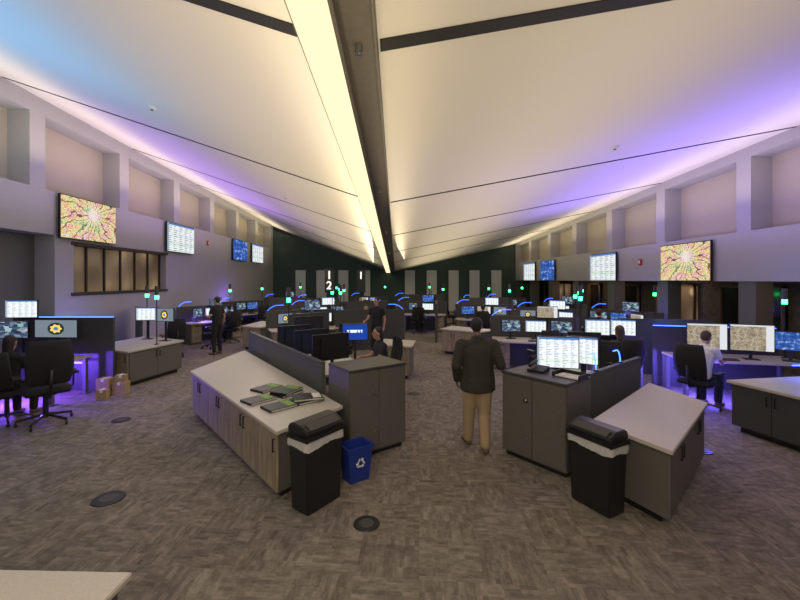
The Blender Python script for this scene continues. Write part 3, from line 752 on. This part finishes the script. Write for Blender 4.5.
# number signs
def text_mesh(s,size,m):
    cu=bpy.data.curves.new('t','FONT'); cu.body=s; cu.size=size; cu.align_x='CENTER'; cu.extrude=.01; cu.offset=.012
    o=bpy.data.objects.new('t',cu); COL.objects.link(o)
    dg=bpy.context.evaluated_depsgraph_get(); me=bpy.data.meshes.new_from_object(o.evaluated_get(dg)); bpy.data.objects.remove(o)
    me.materials.clear(); me.materials.append(M[m]); return me
for x,y,chars,sz,lab in((-3.05,19.0,('1','2'),.54,'tall dark sign post with the numbers 1 and 2'),(-1.55,19.5,('1',),.50,'slim dark sign post with the number 1')):
    r=root('number_sign',lab,'sign',(x,y,0))
    bm=bmesh.new(); cyl(bm,(0,0,0),.2,.2,.02,20); cyl(bm,(0,0,.02),.03,.03,1.7,10); bx(bm,-.22,.22,-.03,.03,1.68,2.84); obj('post',finish(bm,'post','black'),parent=r)
    for i,c in enumerate(chars): obj('number',text_mesh(c,sz,'digit'),(0,-.05,2.36-.50*i),parent=r,rot=(pi/2,0,0))
# fire alarm strobes
for x,y,z,rz in((-7.97,16.9,3.9,pi/2),(8.27,13.0,2.9,-pi/2)):
    r=root('fire_alarm','small red fire alarm strobe on the grey wall','fire alarm',(x,y,z),rz)
    obj('body',boxmesh('fa',-.07,.07,-.03,.03,-.1,.1,'redplastic'),parent=r); obj('lens',boxmesh('fl',-.03,.03,-.05,-.03,-.05,.05,'white'),parent=r)
for x,y in((-4.,6.5),(4.,7.),(-3,11)):
    r=root('smoke_detector','small white round smoke detector on sloped ceiling','smoke detector',(x,y,ceil_z(x,y)-.05)); bm=bmesh.new(); cyl(bm,(0,0,0),.05,.07,.06,20); obj('body',finish(bm,'body','white'),parent=r)
    bm=bmesh.new(); cyl(bm,(0,0,-.012),.02,.025,.014,12); obj('sensor',finish(bm,'sensor','cabdark'),parent=r)
# ------------------------------------------------------------------ people
tb=bmesh.new(); bmesh.ops.create_icosphere(tb,subdivisions=2,radius=1); ICO=[v.co.copy() for v in tb.verts]; tb.free()
def hull(bm,blobs):
    vs=[]
    for b in blobs:
        c=V(b[0]); r=b[1]; r=(r,r,r) if isinstance(r,(int,float)) else r
        a=b[2] if len(b)>2 else 0; ca,sa=math.cos(a),math.sin(a)
        for p in ICO:
            x,y,z=p.x*r[0],p.y*r[1],p.z*r[2]
            vs.append(bm.verts.new((c.x+x*ca-y*sa,c.y+x*sa+y*ca,c.z+z)))
    res=bmesh.ops.convex_hull(bm,input=vs)
    dead=[g for g in set(res['geom_interior'])|set(res['geom_unused']) if isinstance(g,bmesh.types.BMVert) and g.is_valid]
    bmesh.ops.delete(bm,geom=dead,context='VERTS')
def blob(name,hulls,vox,m,sm=3):
    bm=bmesh.new()
    for h in hulls: hull(bm,h)
    me=bpy.data.meshes.new('tmp'); bm.to_mesh(me); bm.free()
    o=bpy.data.objects.new('tmp',me); COL.objects.link(o)
    md=o.modifiers.new('r','REMESH'); md.mode='VOXEL'; md.voxel_size=vox; md.use_smooth_shade=True
    s=o.modifiers.new('s','SMOOTH'); s.iterations=sm; s.factor=.5
    dg=bpy.context.evaluated_depsgraph_get(); out=bpy.data.meshes.new_from_object(o.evaluated_get(dg)); bpy.data.objects.remove(o)
    out.name=name; out.materials.clear(); out.materials.append(M[m])
    for p in out.polygons: p.use_smooth=True
    return out
def lerp(a,b,t): return V(a)*(1-t)+V(b)*t
def person(label,loc,yaw,J,top='blackc',bot='blackc',hair='hair',skin='skin',bulk=1.,vox=.012,hairlong=False,shoe='shoe',short=False,group=None,coat=0):
    r=root('person',label,'person',loc,yaw,group)
    hc=V(J['head']); hy=J.get('hy',0); f=V((-math.sin(hy),math.cos(hy),0)); rr=V((math.cos(hy),math.sin(hy),0)); u=V((0,0,1))
    if 'hp' in J:
        f2=(f*math.cos(J['hp'])-u*math.sin(J['hp'])); u=(u*math.cos(J['hp'])+f*math.sin(J['hp'])); f=f2
    def H(x,y,z): return hc+rr*x+f*y+u*z
    pel=V(J['pel']); ch=V(J['chest']); nk=V(J['neck']); wa=lerp(pel,ch,.45)
    body=[[(H(0,-.012,.03),(.075,.094,.09),hy),(H(0,.028,-.07),(.048,.055,.045),hy)],
          [(H(0,.088,.02),.009),(H(0,.104,-.018),.014)],[(H(.077,-.01,-.005),(.010,.02,.03),hy)],[(H(-.077,-.01,-.005),(.010,.02,.03),hy)],
          [(nk,.058),(H(0,-.015,-.06),.052)],
          [(ch,(.15,.1,.12)),(wa,(.13,.1,.08))],[(wa,(.13,.1,.08)),(pel,(.15,.11,.1))],[(ch+V((0,0,.06)),(.14,.08,.05)),(nk,.05)]]
    tp=[[(ch+V((0,0,.03)),(.185*bulk,.125*bulk,.12)),(wa,(.165*bulk,.135*bulk,.09))],[(wa,(.165*bulk,.135*bulk,.09)),(pel+V((0,0,.0)),(.18*bulk,.14*bulk,.08))],
        [(nk+V((0,0,.0)),.068),(ch+V((0,0,.09)),(.15*bulk,.09*bulk,.05))]]
    if coat: tp+=[[(pel,(.18*bulk,.145*bulk,.06)),(pel-V((0,0,coat)),(.185*bulk,.15*bulk,.04))],[(nk+V((0,0,.02)),(.078,.078,.03)),(nk-V((0,0,.05)),(.10,.09,.04))]]
    bt=[[(pel,(.165*bulk,.13*bulk,.09)),(pel-V((0,0,.04)),(.16*bulk,.12*bulk,.07))]]
    shoes=[]
    for s in('L','R'):
        S_,E_,W_=V(J['sh'+s]),V(J['el'+s]),V(J['wr'+s]); hp,kn,an,toe=V(J['hip'+s]),V(J['kn'+s]),V(J['an'+s]),V(J['toe'+s])
        body+=[[(S_,.05),(E_,.038)],[(E_,.038),(W_,.026)],[(hp,.08),(kn,.055)],[(kn,.053),(an,.035)],[(an,.036),(toe,.03)]]
        b=bulk**.7
        tp+=[[(ch+V((0,0,.1)),(.1,.09,.06)),(S_,.072*b)],[(S_,.072*b),(lerp(S_,E_,.5 if short else 1),.058*b)]]
        if not short: tp+=[[(E_,.056*b),(lerp(E_,W_,.93),.04*b)]]
        bt+=[[(hp,.10*b),(kn,.073*b)],[(kn,.072*b),(lerp(kn,an,.95),.058*b)]]
        fd=(toe-an); fd.z=0; fd.normalize()
        shoes.append([[(V((an.x,an.y,.045))-fd*.03,(.043,.043,.042)),(V((toe.x,toe.y,.032)),(.042,.042,.03))],[(V((an.x,an.y,.07)),.045),(V((an.x,an.y,.04)),.042)]])
        d=(W_-E_).normalized() if 'hd'+s not in J else V(J['hd'+s]).normalized()
        t=V(J.get('th'+s,(0,1,0))); t=(t-d*t.dot(d)).normalized(); nn=d.cross(t)
        if 'pn'+s in J and nn.dot(V(J['pn'+s]))<0: nn=-nn
        body+=[[(W_,.026),(W_+d*.085+t*.028,.013),(W_+d*.08-t*.028,.012)]]
        for i,L in enumerate((.042,.047,.044,.034)):
            b0=W_+d*.085+t*(.03-.02*i); d1=(d*.92+nn*.35).normalized(); d2=(d*.6+nn*.8).normalized()
            b1=b0+d1*L; b2=b1+d2*L*.75
            body+=[[(b0,.0098),(b1,.0088)],[(b1,.0088),(b2,.0078)]]
        c0=W_+d*.02+t*.02; c1=c0+(d*.6+t*.7).normalized()*.045; c2=c1+(d*.9+t*.2+nn*.3).normalized()*.032
        body+=[[(c0,.014),(c1,.011)],[(c1,.011),(c2,.009)]]
    obj('body',blob('body',body,vox*.8 if vox<.013 else vox,skin,2),parent=r)
    obj('shirt' if bulk<1.1 else 'jacket',blob('shirt',tp,vox,top,4),parent=r)
    obj('trousers',blob('trousers',bt,vox,bot,4),parent=r)
    for q in shoes: obj('shoe',blob('shoe',q,min(vox,.014),shoe,2),parent=r)
    hh=[[(H(0,-.028,.05),(.084,.092,.088),hy),(H(0,-.055,-.01),(.07,.055,.06),hy)]]
    if hairlong: hh+=[[(H(0,-.06,.0),(.085,.05,.08),hy),(H(0,-.09,-.2),(.07,.03,.06),hy)]]
    obj('hair',blob('hair',hh,vox*.8,hair,2),parent=r)
    for s in(-1,1): obj('eye',blob('eye',[[(H(s*.03,.08,.018),.0125)]],.004,'eye',0),parent=r)
    obj('mouth',blob('mouth',[[(H(.018,.083,-.055),.006),(H(-.018,.083,-.055),.006),(H(0,.088,-.055),.007)]],.004,'lip',0),parent=r)
    return r
def stand(k=1.,**o):
    J=dict(pel=(0,0,.95),chest=(0,0,1.30),neck=(0,.0,1.50),head=(0,.03,1.655),
      shL=(-.19,0,1.43),elL=(-.27,-.03,1.15),wrL=(-.27,.05,.90),shR=(.19,0,1.43),elR=(.27,-.03,1.15),wrR=(.27,.05,.90),
      hipL=(-.095,0,.90),knL=(-.11,.03,.49),anL=(-.12,0,.08),toeL=(-.15,.16,.03),hipR=(.095,0,.90),knR=(.11,.03,.49),anR=(.12,0,.08),toeR=(.15,.16,.03))
    J.update(o); return J
def sit(**o):
    J=dict(pel=(0,0,.58),chest=(0,.02,.93),neck=(0,.04,1.12),head=(0,.09,1.27),
      shL=(-.18,.02,1.05),elL=(-.24,.14,.80),wrL=(-.15,.40,.80),shR=(.18,.02,1.05),elR=(.24,.14,.80),wrR=(.15,.40,.80),
      hipL=(-.09,.03,.56),knL=(-.13,.43,.54),anL=(-.12,.42,.08),toeL=(-.13,.57,.03),hipR=(.09,.03,.56),knR=(.13,.43,.54),anR=(.12,.42,.08),toeR=(.13,.57,.03),
      hdL=(.1,1,0),hdR=(-.1,1,0),thL=(1,0,0),thR=(-1,0,0),pnL=(0,0,-1),pnR=(0,0,-1))
    J.update(o); return J
person('heavyset man in dark olive jacket and khakis, hand on cabinet',(1.17,5.34,0),0,
  stand(pel=(0,0,.97),chest=(0,.01,1.30),shL=(-.22,0,1.41),elL=(-.30,-.05,1.14),wrL=(-.27,.08,.91),shR=(.22,.0,1.41),elR=(.30,-.08,1.15),wrR=(.36,.15,1.13),hdR=(.4,.9,-.02),thR=(-1,.3,0),pnR=(0,0,-1),
   knL=(-.10,.08,.49),anL=(-.10,.14,.08),toeL=(-.13,.30,.03),knR=(.09,.0,.48),anR=(.07,-.17,.09),toeR=(.09,-.02,.03),hy=-.25,head=(0,.05,1.655)),
  top='jacket',bot='khaki',hair='hair',skin='skind',bulk=1.32,vox=.011,coat=.16)
person('person in black shirt and trousers standing beside a counter',(-5.42,12.1,0),math.radians(70),
  stand(elL=(-.25,.08,1.16),wrL=(-.16,.30,1.2),thL=(1,0,1),hy=.1),top='blackc',bot='blackc',short=True,vox=.016)
person('seated person in dark clothing facing stacked monitors',(-6.22,6.30,0),math.radians(12),sit(),top='blackc',bot='blackc',hairlong=True,vox=.013)
chair(-6.22,6.30,math.radians(12),'black office chair holding seated person in dark clothes')
person('seated person in white shirt leaning toward map monitors',(5.50,7.0,0),math.radians(-62),sit(hp=.3,chest=(0,.12,.92),neck=(0,.20,1.10),head=(0,.28,1.24),shL=(-.18,.16,1.04),shR=(.18,.16,1.04),elL=(-.24,.28,.82),elR=(.24,.28,.82),wrL=(-.15,.52,.81),wrR=(.15,.52,.81)),top='whitec',bot='navy',hair='hairb',short=True,vox=.013,bulk=1.09)
chair(5.50,7.0,math.radians(-62),'black office chair holding person in white shirt')
def seated(x,y,dg,lab,top='navy',hair='hair',hl=False,vox=.018):
    person(lab,(x,y,0),math.radians(dg),sit(),top=top,bot='blackc',hair=hair,hairlong=hl,vox=vox,short=True)
    chair(x,y,math.radians(dg),'black office chair with a person sitting in it')
seated(4.55,7.72,5,'seated person in black at a desk with list monitors','blackc','hairb',True,.016)
seated(-.2,7.55,110,'seated person in navy shirt at the pale desk','navy','hair',True,.015)
for x,y,dg,(lab,t_,h_,l_) in PEOPLE: seated(x,y,dg,lab,t_,h_,l_)
person('person in black shirt standing among the middle consoles',(-.45,11.5,0),math.radians(150),stand(wrR=(.2,.3,1.1),elR=(.25,.08,1.16)),top='blackc',bot='blackc',vox=.018,short=True)
person('person standing among distant consoles in dark clothes',(2.0,20.2,0),math.radians(160),stand(),top='navy',bot='blackc',vox=.02,short=True)
# ------------------------------------------------------------------ world & camera
w=bpy.data.worlds.new('world'); SC.world=w; w.use_nodes=True
w.node_tree.nodes['Background'].inputs[0].default_value=(.05,.045,.05,1); w.node_tree.nodes['Background'].inputs[1].default_value=.3
cam=bpy.data.cameras.new('camera'); cam.sensor_width=36; cam.lens=390/800*36; cam.shift_x=.01; cam.shift_y=-.025; cam.clip_start=.05
co=bpy.data.objects.new('camera',cam); COL.objects.link(co); co.location=(0,0,2.3); co.rotation_euler=(pi/2,0,0)
SC.camera=co
